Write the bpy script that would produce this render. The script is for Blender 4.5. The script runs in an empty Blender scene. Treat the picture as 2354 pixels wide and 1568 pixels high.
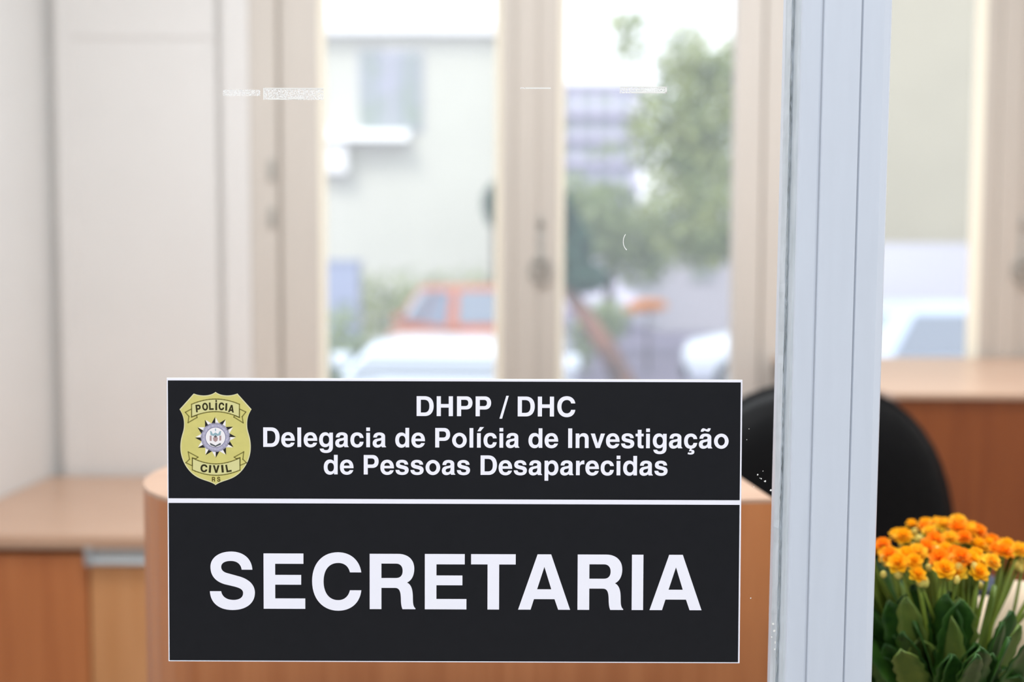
import bpy, bmesh, math, random
from mathutils import Vector, Matrix
from mathutils.geometry import delaunay_2d_cdt
PI = math.pi
scn = bpy.context.scene
C = scn.collection
random.seed(7)

# ------------------------------------------------------------------ camera, world, lights, exposure
IMG_W, IMG_H = 2354, 1568
F = 2354.0                                     # focal length in pixels: 36 mm lens on a 36 mm sensor
CAM_Z = 1.28
PITCH, ROLL = math.radians(3.4), 0.0035
cam_data = bpy.data.cameras.new('camera')
cam = bpy.data.objects.new('camera', cam_data)
C.objects.link(cam)
cam_data.sensor_width = 36.0
cam_data.lens = 36.0
cam_data.clip_start = 0.02
cam_data.clip_end = 500
cam_data.dof.use_dof = True
cam_data.dof.focus_distance = 0.695
cam_data.dof.aperture_fstop = 3.0
CAM_M = Matrix.Translation((0, 0, CAM_Z)) @ Matrix.Rotation(PI / 2 - PITCH, 4, 'X') @ Matrix.Rotation(ROLL, 4, 'Z')
cam.matrix_world = CAM_M
scn.camera = cam
scn.view_settings.view_transform = 'Standard'
scn.view_settings.look = 'None'
scn.view_settings.exposure = 0.0
scn.view_settings.gamma = 1.0
scn.view_settings.use_curve_mapping = False

world = bpy.data.worlds.new('overcast_sky')
scn.world = world
world.use_nodes = True
wn = world.node_tree
wn.nodes.clear()
w_out = wn.nodes.new('ShaderNodeOutputWorld')
w_bg = wn.nodes.new('ShaderNodeBackground')
w_tc = wn.nodes.new('ShaderNodeTexCoord')
w_sep = wn.nodes.new('ShaderNodeSeparateXYZ')
w_ramp = wn.nodes.new('ShaderNodeValToRGB')
w_ramp.color_ramp.elements[0].position = 0.0
w_ramp.color_ramp.elements[0].color = (0.93, 0.96, 1.0, 1)
w_ramp.color_ramp.elements[1].position = 0.7
w_ramp.color_ramp.elements[1].color = (0.80, 0.90, 1.0, 1)
wn.links.new(w_tc.outputs['Generated'], w_sep.inputs[0])
wn.links.new(w_sep.outputs['Z'], w_ramp.inputs[0])
wn.links.new(w_ramp.outputs[0], w_bg.inputs[0])
wn.links.new(w_bg.outputs[0], w_out.inputs[0])
w_bg.inputs['Strength'].default_value = 2.0

sun_d = bpy.data.lights.new('sun', 'SUN')
sun_d.energy = 2.0
sun_d.angle = math.radians(20)
sun_d.color = (1.0, 0.95, 0.86)
sun = bpy.data.objects.new('sun', sun_d)
C.objects.link(sun)
sun.rotation_euler = (math.radians(42), 0, math.radians(-35))


def area_light(name, loc, sx, sy, power, col, rot=(0, 0, 0)):
    d = bpy.data.lights.new(name, 'AREA')
    d.shape = 'RECTANGLE'
    d.size, d.size_y = sx, sy
    d.energy = power
    d.color = col
    o = bpy.data.objects.new(name, d)
    C.objects.link(o)
    o.location = loc
    o.rotation_euler = rot
    return o


area_light('office_fill_light', (0.3, 1.45, 2.86), 2.2, 0.5, 57, (0.90, 0.955, 1.0))  # unseen overhead fill added to brighten the room
area_light('corridor_fill_light', (0.1, -0.75, 2.70), 2.4, 0.5, 53, (0.94, 0.97, 1.0))  # unseen fill added on the camera side for the upright and sign
for wx in (0.0, 1.3):                          # daylight portals in the two window openings
    p = area_light('window_portal', (wx, 3.02, 1.65), 1.3, 1.7, 1, (1, 1, 1), (-PI / 2, 0, 0))
    p.data.cycles.is_portal = True

CAM_R = CAM_M.to_3x3()


def at(px, py, Y):
    """The point of the place that stands at depth Y behind the photo's pixel (px, py)."""
    d = CAM_R @ Vector(((px - IMG_W / 2) / F, (IMG_H / 2 - py) / F, -1.0))
    return Vector((0, 0, CAM_Z)) + d * (Y / d.y)


# ------------------------------------------------------------------ materials
def lin(c):
    out = []
    for v in c:
        v /= 255.0
        out.append(v / 12.92 if v <= 0.04045 else ((v + 0.055) / 1.055) ** 2.4)
    return (*out, 1.0)


def base_mat(name):
    m = bpy.data.materials.new(name)
    m.use_nodes = True
    nt = m.node_tree
    b = nt.nodes['Principled BSDF']
    return m, nt, b


def mat(name, rgb, rough=0.5, spec=0.4, var=0.0, scale=20.0, stretch=(1, 1, 1), rgb2=None, bump=0.0, metal=0.0, detail=3.0):
    """Painted or plain surface with an optional procedural mottle between rgb and rgb2."""
    m, nt, b = base_mat(name)
    b.inputs['Roughness'].default_value = rough
    b.inputs['Specular IOR Level'].default_value = spec
    b.inputs['Metallic'].default_value = metal
    if var > 0 or rgb2 is not None:
        tc = nt.nodes.new('ShaderNodeTexCoord')
        mp = nt.nodes.new('ShaderNodeMapping')
        mp.inputs['Scale'].default_value = stretch
        nz = nt.nodes.new('ShaderNodeTexNoise')
        nz.inputs['Scale'].default_value = scale
        nz.inputs['Detail'].default_value = detail
        rp = nt.nodes.new('ShaderNodeValToRGB')
        c1 = lin(rgb)
        c2 = lin(rgb2) if rgb2 is not None else tuple(x * (1 - var) for x in c1[:3]) + (1,)
        rp.color_ramp.elements[0].position = 0.32
        rp.color_ramp.elements[1].position = 0.68
        rp.color_ramp.elements[0].color = c2
        rp.color_ramp.elements[1].color = c1
        nt.links.new(tc.outputs['Object'], mp.inputs[0])
        nt.links.new(mp.outputs[0], nz.inputs['Vector'])
        nt.links.new(nz.outputs['Fac'], rp.inputs[0])
        nt.links.new(rp.outputs[0], b.inputs['Base Color'])
        if bump > 0:
            bp = nt.nodes.new('ShaderNodeBump')
            bp.inputs['Strength'].default_value = bump
            bp.inputs['Distance'].default_value = 0.002
            nt.links.new(nz.outputs['Fac'], bp.inputs['Height'])
            nt.links.new(bp.outputs[0], b.inputs['Normal'])
    else:
        b.inputs['Base Color'].default_value = lin(rgb)
    return m


def glass_mat(name, tint=(1, 1, 1), refl=0.6, flare_dust=0.0, flare_dust_rgb=(235, 240, 240)):
    """Thin pane: see-through, a weak mirror on top, and a dusty film that doubles as lens flare, scattering daylight."""
    m = bpy.data.materials.new(name)
    m.use_nodes = True
    nt = m.node_tree
    nt.nodes.clear()
    out = nt.nodes.new('ShaderNodeOutputMaterial')
    tr = nt.nodes.new('ShaderNodeBsdfTransparent')
    tr.inputs[0].default_value = (*tint, 1)
    gl = nt.nodes.new('ShaderNodeBsdfGlossy')
    gl.inputs['Roughness'].default_value = 0.02
    fr = nt.nodes.new('ShaderNodeFresnel')
    fr.inputs['IOR'].default_value = 1.45
    mu = nt.nodes.new('ShaderNodeMath')
    mu.operation = 'MULTIPLY'
    mu.inputs[1].default_value = refl
    mx = nt.nodes.new('ShaderNodeMixShader')
    nt.links.new(fr.outputs[0], mu.inputs[0])
    nt.links.new(mu.outputs[0], mx.inputs[0])
    nt.links.new(tr.outputs[0], mx.inputs[1])
    nt.links.new(gl.outputs[0], mx.inputs[2])
    last = mx
    if flare_dust > 0:
        tl = nt.nodes.new('ShaderNodeBsdfTranslucent')
        tl.inputs[0].default_value = lin(flare_dust_rgb)
        m2 = nt.nodes.new('ShaderNodeMixShader')
        m2.inputs[0].default_value = flare_dust
        nt.links.new(mx.outputs[0], m2.inputs[1])
        nt.links.new(tl.outputs[0], m2.inputs[2])
        last = m2
    nt.links.new(last.outputs[0], out.inputs[0])
    return m


def film_mat(name, rgb, alpha, scale=900):
    """Patchy, half see-through residue."""
    m, nt, b = base_mat(name)
    b.inputs['Base Color'].default_value = lin(rgb)
    b.inputs['Roughness'].default_value = 0.8
    tc = nt.nodes.new('ShaderNodeTexCoord')
    nz = nt.nodes.new('ShaderNodeTexNoise')
    nz.inputs['Scale'].default_value = scale
    nz.inputs['Detail'].default_value = 2
    rp = nt.nodes.new('ShaderNodeValToRGB')
    rp.color_ramp.elements[0].position = 0.42
    rp.color_ramp.elements[0].color = (alpha * .15,) * 3 + (1,)
    rp.color_ramp.elements[1].position = 0.58
    rp.color_ramp.elements[1].color = (alpha,) * 3 + (1,)
    nt.links.new(tc.outputs['Object'], nz.inputs['Vector'])
    nt.links.new(nz.outputs['Fac'], rp.inputs[0])
    nt.links.new(rp.outputs[0], b.inputs['Alpha'])
    return m


M = {}
M['wall'] = mat('wall_paint', (226, 222, 218), .6, .3, .02, 6)
M['wall_left'] = mat('left_wall_paint', (228, 226, 223), .6, .3, .02, 6)
M['ceiling'] = mat('ceiling_paint', (240, 238, 234), .8, .2)
M['floor'] = mat('floor_boards', (176, 170, 164), .4, .4, .15, 14, (8, 1, 1))
M['corridor'] = mat('corridor_paint', (120, 124, 130), .7, .2, .05, 4)
M['cream'] = mat('cream_frame_paint', (208, 199, 189), .45, .35, .03, 9, (6, 6, .6))
M['cream2'] = mat('cream_cover_paint', (199, 189, 178), .45, .35, .03, 9, (6, 6, .6))
M['post'] = mat('pale_blue_gloss_paint', (207, 213, 223), .38, .4, .03, 30, (4, 4, .5), bump=.04)
M['bead'] = mat('chipped_bead_paint', (206, 212, 218), .6, .3, 0, 200, (1, 1, .12), (188, 195, 200), bump=.15)
M['crack'] = mat('bare_crack', (104, 110, 112), .9, .2, 0, 160, (1, 1, .2), (170, 176, 178))
M['lit_edge'] = mat('pale_lit_edge_paint', (250, 240, 218), .5, .3)  # bright daylit look of the splayed edges put into the colour
M['gap'] = mat('gap_filler', (176, 181, 190), .8, .2)
M['glass'] = glass_mat('clear_pane', refl=.08)
M['win_glass'] = glass_mat('flare_dust_pane', refl=.12, flare_dust=.10)  # film stands in for lens flare over the view outside
M['residue'] = film_mat('tape_residue', (245, 243, 240), .85)
M['speck'] = mat('paint_speck', (238, 236, 230), .7, .2)
M['metal'] = mat('brushed_aluminium', (178, 182, 184), .42, .5, .1, 40, (1, 12, 12), metal=.55)
M['iron'] = mat('dull_iron', (182, 178, 170), .5, .4, .2, 60)
# sign
M['sign_white'] = mat('sign_white_vinyl', (246, 244, 252), .5, .3)
M['sign_black'] = mat('sign_black_vinyl', (20, 20, 24), .38, .38, .12, 120)
M['gold'] = mat('badge_gold_print', (216, 206, 122), .5, .3, .06, 160)
M['gold_rim'] = mat('badge_rim_print', (222, 216, 172), .5, .3)
M['gold_pale'] = mat('badge_ribbon_print', (220, 214, 150), .5, .3)
M['olive'] = mat('badge_line_print', (132, 124, 60), .5, .3)
M['ink'] = mat('badge_ink', (50, 44, 14), .5, .3)
M['ink_soft'] = mat('badge_small_ink', (92, 78, 26), .5, .3)
M['star_black'] = mat('badge_star_black', (32, 28, 30), .5, .3)
M['star_white'] = mat('badge_star_white', (246, 240, 240), .5, .3)
M['ring'] = mat('badge_ring_print', (196, 191, 212), .5, .3, 0, 700, (1, 1, 1), (166, 162, 180))
M['ring_line'] = mat('badge_ring_line', (140, 136, 160), .5, .3)
M['teal'] = mat('badge_teal', (150, 178, 186), .5, .3)
M['mauve'] = mat('badge_mauve', (178, 148, 146), .5, .3)
M['slate'] = mat('badge_slate', (92, 96, 100), .5, .3)


def wood(name, a, b_, rough, spec, stretch, scale=5.0):
    return mat(name, a, rough, spec, 0, scale, stretch, b_, detail=6.0)


M['wood_front'] = wood('orange_laminate', (200, 130, 80), (180, 110, 62), .38, .45, (9, 9, .5))
M['wood_dark'] = wood('red_brown_laminate', (150, 82, 40), (132, 68, 32), .36, .45, (9, 9, .5))
M['wood_top'] = wood('pale_laminate_top', (196, 160, 134), (186, 148, 122), .30, .55, (.6, 9, 9))
M['wood_cab'] = wood('cabinet_door_laminate', (196, 122, 70), (170, 98, 52), .36, .45, (6, 6, .35))
M['wood_draw'] = wood('cabinet_drawer_laminate', (210, 152, 102), (198, 138, 86), .36, .45, (6, 6, .35))
M['wood_edge'] = wood('laminate_edge', (208, 150, 100), (196, 134, 84), .4, .4, (.6, 9, 9))
M['leather'] = mat('black_leather', (13, 13, 14), .44, .16, .2, 90, bump=.15)
M['black_plastic'] = mat('black_plastic', (26, 26, 28), .45, .4)
M['slate_fabric'] = mat('slate_fabric', (70, 74, 90), .85, .2, .2, 300, bump=.3)
# plant
M['petal_a'] = mat('golden_petal', (255, 205, 36), .55, .2, 0, 60, (1, 1, 1), (255, 184, 22))
M['petal_b'] = mat('orange_petal', (255, 172, 26), .55, .2, 0, 60, (1, 1, 1), (255, 148, 24))
M['petal_c'] = mat('yellow_petal', (255, 216, 56), .55, .2, 0, 60, (1, 1, 1), (255, 190, 44))
for _k in ('petal_a', 'petal_b', 'petal_c'):
    _nt = M[_k].node_tree
    _b = _nt.nodes['Principled BSDF']
    _o = _nt.nodes['Material Output']
    _t = _nt.nodes.new('ShaderNodeBsdfTranslucent')
    _m = _nt.nodes.new('ShaderNodeMixShader')
    _m.inputs[0].default_value = .35
    _nt.links.new(_b.inputs['Base Color'].links[0].from_socket, _t.inputs[0])
    _nt.links.new(_b.outputs[0], _m.inputs[1])
    _nt.links.new(_t.outputs[0], _m.inputs[2])
    _nt.links.new(_m.outputs[0], _o.inputs[0])
M['bud'] = mat('pale_green_bud', (178, 184, 84), .5, .3, 0, 90, (1, 1, 1), (214, 180, 92))
M['stem'] = mat('flower_stem', (120, 140, 50), .5, .3, .2, 50)
M['leaf'] = mat('glossy_leaf', (56, 94, 30), .42, .3, 0, 60, (1, 1, 1), (30, 64, 24))
M['leaf_b'] = mat('olive_leaf', (108, 126, 54), .45, .35, 0, 45, (1, 1, 1), (80, 106, 44))
M['paper'] = mat('cream_wrapping_paper', (240, 218, 190), .7, .2, .06, 30)
M['pot'] = mat('terracotta_plastic', (168, 92, 54), .6, .3)
M['soil'] = mat('potting_soil', (52, 38, 28), .95, .1, .4, 200)
# outside
M['asphalt'] = mat('pale_paving', (128, 121, 142), .9, .2, .12, 1.2)
M['facade'] = mat('pale_render', (213, 213, 203), .9, .2, .05, .6)
M['facade_beige'] = mat('beige_render', (182, 175, 156), .9, .2, .06, .8)
M['facade_lav'] = mat('lavender_render', (226, 223, 238), .9, .2)
M['facade_white'] = mat('white_render', (198, 196, 206), .9, .2)
M['white_metal'] = mat('white_painted_metal', (252, 252, 252), .6, .3)
M['band_grey'] = mat('grey_band_render', (182, 179, 196), .9, .2)
M['ext_glass'] = mat('facade_window_glass', (146, 160, 140), .3, .4, 0, 1.0, (1, 1, 1), (172, 174, 192))  # green and lavender reflections put into the base colour
M['roof'] = mat('grey_roof', (150, 146, 150), .9, .2)
M['foliage'] = mat('tree_leaves', (178, 186, 122), .7, .2, 0, 2.2, (1, 1, 1), (122, 138, 98))
M['foliage_dark'] = mat('dark_tree_leaves', (66, 98, 84), .7, .2, 0, 2.0, (1, 1, 1), (44, 74, 66))
M['foliage_pale'] = mat('pale_shrub_leaves', (172, 184, 138), .7, .2, 0, 1.9, (1, 1, 1), (124, 142, 108))
M['blossom'] = mat('orange_blossom', (248, 168, 70), .7, .2, .2, 4)
M['bark'] = mat('bark', (96, 82, 84), .9, .1, .3, 14, (2, 2, .5))
M['bark_red'] = mat('red_brown_bark', (150, 108, 90), .9, .1, 0, 3, (1, 1, 1), (92, 82, 84))
M['car_red'] = mat('orange_red_car_paint', (186, 98, 52), .3, .4)
M['car_white'] = mat('white_car_paint', (222, 230, 242), .18, .6)
M['car_blue'] = mat('ice_blue_car_paint', (204, 220, 240), .18, .6)
M['car_glass'] = mat('car_glass', (128, 136, 150), .06, .8)
M['tyre'] = mat('tyre_rubber', (34, 34, 38), .8, .2)
M['hub'] = mat('wheel_cover', (190, 192, 198), .3, .5, metal=.5)
M['lamp_lens'] = mat('car_lamp_lens', (240, 240, 245), .1, .6)
M['lamp_red'] = mat('car_tail_lens', (190, 30, 24), .2, .6)
M['bin_blue'] = mat('blue_grey_steel', (160, 170, 196), .5, .4)


# ------------------------------------------------------------------ mesh helpers
class MB:
    def __init__(self):
        self.v, self.f, self.s = [], [], []

    def add(self, verts, faces, smooth=False):
        n = len(self.v)
        self.v += [tuple(x) for x in verts]
        self.f += [tuple(i + n for i in f) for f in faces]
        self.s += [smooth] * len(faces)
        return self

    def box(self, x0, x1, y0, y1, z0, z1):
        vs = [(x, y, z) for z in (z0, z1) for y in (y0, y1) for x in (x0, x1)]
        return self.add(vs, [(0, 2, 3, 1), (4, 5, 7, 6), (0, 1, 5, 4), (1, 3, 7, 5), (3, 2, 6, 7), (2, 0, 4, 6)])

    def prism(self, pts, z0, z1, smooth=False):
        """Plan outline pts (counter-clockwise) standing from z0 to z1."""
        n = len(pts)
        vs = [(x, y, z0) for x, y in pts] + [(x, y, z1) for x, y in pts]
        self.add(vs, [tuple(range(n))[::-1], tuple(range(n, 2 * n))])
        return self.add(vs, [(i, (i + 1) % n, n + (i + 1) % n, n + i) for i in range(n)], smooth)

    def prism_axis(self, pts, a0, a1, f):
        n = len(pts)
        vs = [f(p, q, a0) for p, q in pts] + [f(p, q, a1) for p, q in pts]
        return self.add(vs, [tuple(range(n))[::-1], tuple(range(n, 2 * n))] + [(i, (i + 1) % n, n + (i + 1) % n, n + i) for i in range(n)])

    def tube(self, path, radii, seg=10, cap=True):
        path = [Vector(p) for p in path]
        if not isinstance(radii, (list, tuple)):
            radii = [radii] * len(path)
        vs, fs = [], []
        up = Vector((0.31, 0.17, 0.93))
        for i, p in enumerate(path):
            d = (path[min(i + 1, len(path) - 1)] - path[max(i - 1, 0)]).normalized()
            a = d.cross(up)
            if a.length < 1e-4:
                a = d.cross(Vector((1, 0, 0)))
            a.normalize()
            b = d.cross(a)
            for k in range(seg):
                t = 2 * PI * k / seg
                vs.append(p + (a * math.cos(t) + b * math.sin(t)) * radii[i])
        for i in range(len(path) - 1):
            for k in range(seg):
                fs.append((i * seg + k, i * seg + (k + 1) % seg, (i + 1) * seg + (k + 1) % seg, (i + 1) * seg + k))
        if cap:
            fs.append(tuple(range(seg))[::-1])
            fs.append(tuple(range((len(path) - 1) * seg, len(path) * seg)))
        return self.add(vs, fs, True)

    def lathe(self, prof, seg=28, c=(0, 0, 0)):
        vs, fs = [], []
        for r, z in prof:
            for k in range(seg):
                t = 2 * PI * k / seg
                vs.append((c[0] + r * math.cos(t), c[1] + r * math.sin(t), c[2] + z))
        for i in range(len(prof) - 1):
            for k in range(seg):
                fs.append((i * seg + k, i * seg + (k + 1) % seg, (i + 1) * seg + (k + 1) % seg, (i + 1) * seg + k))
        return self.add(vs, fs, True)

    def pillow(self, cx, cy, cz, hx, hz, ty, n=2.5, rings=9, seg=48, bow=0.0):
        """Cushion in the XZ plane with a super-ellipse outline, thickness 2*ty in Y, bowed backwards at its sides."""
        for sgn in (-1, 1):
            vs, fs = [], []
            for r in range(rings + 1):
                q = math.sin(PI / 2 * r / rings)
                for k in range(seg):
                    t = 2 * PI * k / seg
                    ct, st = math.cos(t), math.sin(t)
                    x = math.copysign(abs(ct) ** (2 / n), ct) * q
                    z = math.copysign(abs(st) ** (2 / n), st) * q
                    y = sgn * ty * max(0, 1 - q ** 5) ** .5 + bow * x * x
                    vs.append((cx + hx * x, cy + y, cz + hz * z))
            for r in range(rings):
                for k in range(seg):
                    a, b = r * seg + k, r * seg + (k + 1) % seg
                    c_, d = (r + 1) * seg + (k + 1) % seg, (r + 1) * seg + k
                    fs.append((a, b, c_, d) if sgn < 0 else (d, c_, b, a))
            self.add(vs, fs, True)
        return self

    def leaf_cloud(self, blobs, n, size, rnd):
        tot = sum(b[3] * b[4] * b[5] for b in blobs)
        for (x, y, z, rx, ry, rz) in blobs:
            for _ in range(int(n * rx * ry * rz / tot)):
                d = Vector((rnd.gauss(0, 1), rnd.gauss(0, 1), rnd.gauss(0, 1))).normalized() * (rnd.random() ** .45)
                p = Vector((x + d.x * rx, y + d.y * ry, z + d.z * rz))
                a = Vector((rnd.gauss(0, 1), rnd.gauss(0, 1), rnd.gauss(0, 1))).normalized()
                b = a.cross(Vector((rnd.gauss(0, 1), rnd.gauss(0, 1), rnd.gauss(0, 1)))).normalized()
                s = size * (.6 + .8 * rnd.random())
                up = a.cross(b) * s * .15
                self.add([p - a * s, p + b * s * .45 + up, p + a * s, p - b * s * .45 + up], [(0, 1, 2), (0, 2, 3)])
        return self

    def build(self, name, m, parent=None, loc=(0, 0, 0), bevel=0.0, bseg=2):
        me = bpy.data.meshes.new(name)
        me.from_pydata([tuple(p) for p in self.v], [], self.f)
        me.polygons.foreach_set('use_smooth', self.s)
        me.materials.append(m)
        me.update()
        bm = bmesh.new()
        bm.from_mesh(me)
        if len(bm.verts) < 60000:
            bmesh.ops.remove_doubles(bm, verts=bm.verts, dist=1e-6)
        if bevel > 0:
            es = [e for e in bm.edges if len(e.link_faces) == 2 and e.calc_face_angle(0) > .6]
            bmesh.ops.bevel(bm, geom=es, offset=bevel, segments=bseg, profile=.5, affect='EDGES', clamp_overlap=True)
        bm.to_mesh(me)
        bm.free()
        o = bpy.data.objects.new(name, me)
        C.objects.link(o)
        o.location = loc
        if parent is not None:
            o.parent = parent
        return o


def tag(o, label=None, cat=None, group=None, kind=None):
    for k, v in (('label', label), ('category', cat), ('group', group), ('kind', kind)):
        if v:
            o[k] = v
    return o


def thing(name, label, cat, loc=(0, 0, 0), rotz=0.0, group=None, kind=None):
    o = bpy.data.objects.new(name, None)
    C.objects.link(o)
    o.empty_display_size = .05
    o.location = loc
    o.rotation_euler = (0, 0, rotz)
    return tag(o, label, cat, group, kind)


def struct(o):
    return tag(o, kind='structure')


def bez(p0, p1, p2, p3, n=14):
    return [tuple((1 - t) ** 3 * a + 3 * (1 - t) ** 2 * t * b + 3 * (1 - t) * t * t * c + t ** 3 * d
                  for a, b, c, d in zip(p0, p1, p2, p3)) for t in (i / n for i in range(1, n + 1))]


def outline(spec):
    """[(x, y) start, then (x, y) lines and (x1, y1, x2, y2, x, y) curves] as a polyline."""
    pts = [spec[0]]
    for s in spec[1:]:
        if len(s) == 2:
            pts.append(s)
        else:
            pts += bez(pts[-1], s[0:2], s[2:4], s[4:6])
    if (pts[0][0] - pts[-1][0]) ** 2 + (pts[0][1] - pts[-1][1]) ** 2 < 1e-9:
        pts.pop()
    return pts


def flat(name, loops, z0, z1, m, parent, grow=0.0):
    """Filled print outline (even-odd, so inner loops are holes), a thin solid from z0 to z1."""
    cu = bpy.data.curves.new(name, 'CURVE')
    cu.dimensions = '2D'
    cu.fill_mode = 'BOTH'
    cu.extrude = (z1 - z0) / 2
    cu.offset = grow
    for lp in loops:
        sp = cu.splines.new('POLY')
        sp.points.add(len(lp) - 1)
        for q, (x, y) in zip(sp.points, lp):
            q.co = (x, y, 0, 1)
        sp.use_cyclic_u = True
    tmp = bpy.data.objects.new(name + '_outline', cu)
    me = bpy.data.meshes.new_from_object(tmp)
    bpy.data.objects.remove(tmp)
    bpy.data.curves.remove(cu)
    me.name = name
    for v in me.vertices:
        v.co.z += (z0 + z1) / 2
    me.materials.clear()
    me.materials.append(m)
    o = bpy.data.objects.new(name, me)
    C.objects.link(o)
    o.parent = parent
    return o


# ------------------------------------------------------------------ bold grotesque letters (1000 units per em)
def ell(cx, cy, rx, ry, n=40):
    return [(cx + rx * math.cos(2 * PI * i / n), cy + ry * math.sin(2 * PI * i / n)) for i in range(n)]


def rect(x0, y0, x1, y1):
    return [(x0, y0), (x1, y0), (x1, y1), (x0, y1)]


G = {}
k9 = .903


def zs(pts, ox, oy, kx, ky, dx):
    out = []
    for s in pts:
        out.append(tuple((v - ox) * kx + dx if i % 2 == 0 else (oy - v) * ky for i, v in enumerate(s)))
    return out


G['S'] = (667, [outline(zs([(700, 370), (690, 200, 560, 110, 395, 110), (220, 110, 95, 200, 95, 330), (95, 470, 180, 545, 300, 580),
                            (430, 610), (520, 632, 565, 655, 565, 705), (565, 770, 510, 805, 425, 805), (320, 805, 260, 755, 248, 680), (85, 680),
                            (92, 850, 215, 950, 410, 950), (610, 950, 735, 850, 735, 700), (735, 590, 655, 510, 520, 470), (330, 418),
                            (280, 403, 250, 375, 250, 332), (250, 275, 305, 245, 390, 245), (480, 245, 535, 290, 545, 370)], 85, 930, .907, k9, 39))])
G['E'] = (667, [[(76, 0), (621, 0), (621, 135), (228, 135), (228, 313), (568, 313), (568, 440), (228, 440), (228, 584), (598, 584), (598, 718), (76, 718)]])
G['C'] = (722, [outline(zs([(2268, 403), (2245, 230, 2110, 115, 1925, 115), (1690, 115, 1540, 280, 1540, 530), (1540, 790, 1700, 955, 1925, 955),
                            (2115, 955, 2250, 840, 2268, 660), (2100, 660), (2075, 755, 2010, 803, 1925, 803), (1785, 803, 1710, 690, 1710, 535),
                            (1710, 370, 1790, 268, 1930, 268), (2015, 268, 2080, 315, 2100, 403)], 1540, 930, .885, k9, 44))])
G['R'] = (722, [outline(zs([(100, 143), (510, 143), (660, 143, 745, 230, 745, 355), (745, 455, 705, 525, 640, 555), (695, 580, 720, 640, 724, 740),
                            (727, 830, 722, 895, 762, 925), (762, 938), (575, 938), (550, 880, 553, 820, 550, 760), (545, 665, 520, 632, 465, 632),
                            (270, 632), (270, 938), (100, 938)], 100, 938, .905, k9, 76)),
                outline(zs([(270, 283), (480, 283), (545, 283, 577, 325, 577, 387), (577, 450, 545, 490, 480, 490), (270, 490)], 100, 938, .905, k9, 76))])
G['T'] = (611, [[(230, 0), (382, 0), (382, 585), (598, 585), (598, 718), (14, 718), (14, 585), (230, 585)]])
G['A'] = (722, [[(20, 0), (184, 0), (228, 137), (497, 137), (545, 0), (702, 0), (451, 718), (273, 718)], [(268, 265), (454, 265), (363, 556)]])
G['I'] = (278, [rect(64, 0, 214, 718)])
G['H'] = (722, [[(71, 0), (221, 0), (221, 308), (501, 308), (501, 0), (651, 0), (651, 718), (501, 718), (501, 438), (221, 438), (221, 718), (71, 718)]])
G['D'] = (722, [outline([(76, 718), (368, 718), (570, 718, 685, 580, 685, 365), (685, 150, 575, 0, 370, 0), (76, 0)]),
                outline([(226, 590), (340, 590), (465, 590, 531, 520, 531, 360), (531, 200, 465, 128, 345, 128), (226, 128)])])
G['P'] = (667, [outline([(73, 718), (400, 718), (545, 718, 627, 620, 627, 480), (627, 335, 540, 243, 395, 243), (223, 243), (223, 0), (73, 0)]),
                outline([(223, 592), (365, 592), (440, 592, 477, 555, 477, 482), (477, 405, 440, 367, 365, 367), (223, 367)])])
G['L'] = (611, [[(76, 0), (583, 0), (583, 135), (226, 135), (226, 718), (76, 718)]])
G['O'] = (778, [ell(389, 359, 345, 378), ell(389, 359, 192, 248)])
G['V'] = (667, [[(19, 718), (186, 718), (334, 190), (480, 718), (648, 718), (415, 0), (252, 0)]])
G['/'] = (278, [[(-20, -85), (75, -85), (312, 744), (222, 744)]])
A_OUT = outline([(50, 358), (55, 480, 130, 546, 275, 546), (420, 546, 490, 485, 490, 395), (490, 110), (490, 55, 500, 38, 527, 22), (527, 0), (372, 0),
                 (362, 15, 358, 30, 357, 48), (310, 8, 255, -14, 195, -14), (95, -14, 29, 48, 29, 145), (29, 230, 75, 290, 170, 312),
                 (240, 328, 280, 328, 315, 340), (340, 348, 350, 362, 350, 385), (350, 420, 322, 440, 272, 440), (222, 440, 195, 412, 188, 358)])
A_IN = outline([(350, 262), (325, 245, 290, 240, 255, 233), (195, 221, 170, 195, 170, 155), (170, 115, 195, 92, 235, 92), (300, 92, 350, 140, 350, 215)])
G['a'] = (556, [A_OUT, A_IN])
TILDE = outline([(94, 614), (100, 690, 140, 740, 190, 740), (225, 740, 250, 724, 285, 710), (300, 704, 312, 702, 322, 702), (342, 702, 352, 714, 358, 740),
                 (461, 740), (452, 660, 415, 614, 365, 614), (325, 614, 300, 627, 268, 640), (255, 645, 245, 647, 235, 647), (212, 647, 200, 637, 195, 614)])
G['ã'] = (556, [A_OUT, A_IN, TILDE])
c_top = [(524, 342), (510, 470, 420, 546, 290, 546), (130, 546, 34, 440, 34, 266)]
c_end = [(384, 200), (372, 135, 340, 104, 290, 104), (215, 104, 174, 165, 174, 266), (174, 367, 215, 428, 290, 428), (342, 428, 375, 400, 384, 342)]
G['c'] = (556, [outline(c_top + [(34, 92, 130, -14, 290, -14), (420, -14, 510, 65, 524, 200)] + c_end)])
G['ç'] = (556, [outline(c_top + [(34, 105, 115, -4, 252, -13), (222, -100), (232, -112), (245, -107, 260, -104, 275, -104), (300, -104, 318, -112, 318, -132),
                                 (318, -150, 300, -160, 268, -160), (245, -160, 215, -155, 190, -145), (170, -208), (195, -220, 230, -228, 280, -228),
                                 (365, -228, 420, -195, 420, -130), (420, -75, 380, -48, 308, -50), (326, -11), (435, 0, 510, 75, 524, 200)] + c_end)])
G['d'] = (611, [outline([(551, 718), (411, 718), (411, 478), (375, 525, 325, 546, 262, 546), (120, 546, 34, 430, 34, 266), (34, 100, 125, -14, 262, -14),
                         (328, -14, 378, 10, 414, 62), (414, 0), (551, 0)]),
                outline([(294, 426), (365, 426, 412, 365, 412, 265), (412, 165, 365, 104, 294, 104), (220, 104, 174, 165, 174, 265), (174, 365, 220, 426, 294, 426)])])
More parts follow.
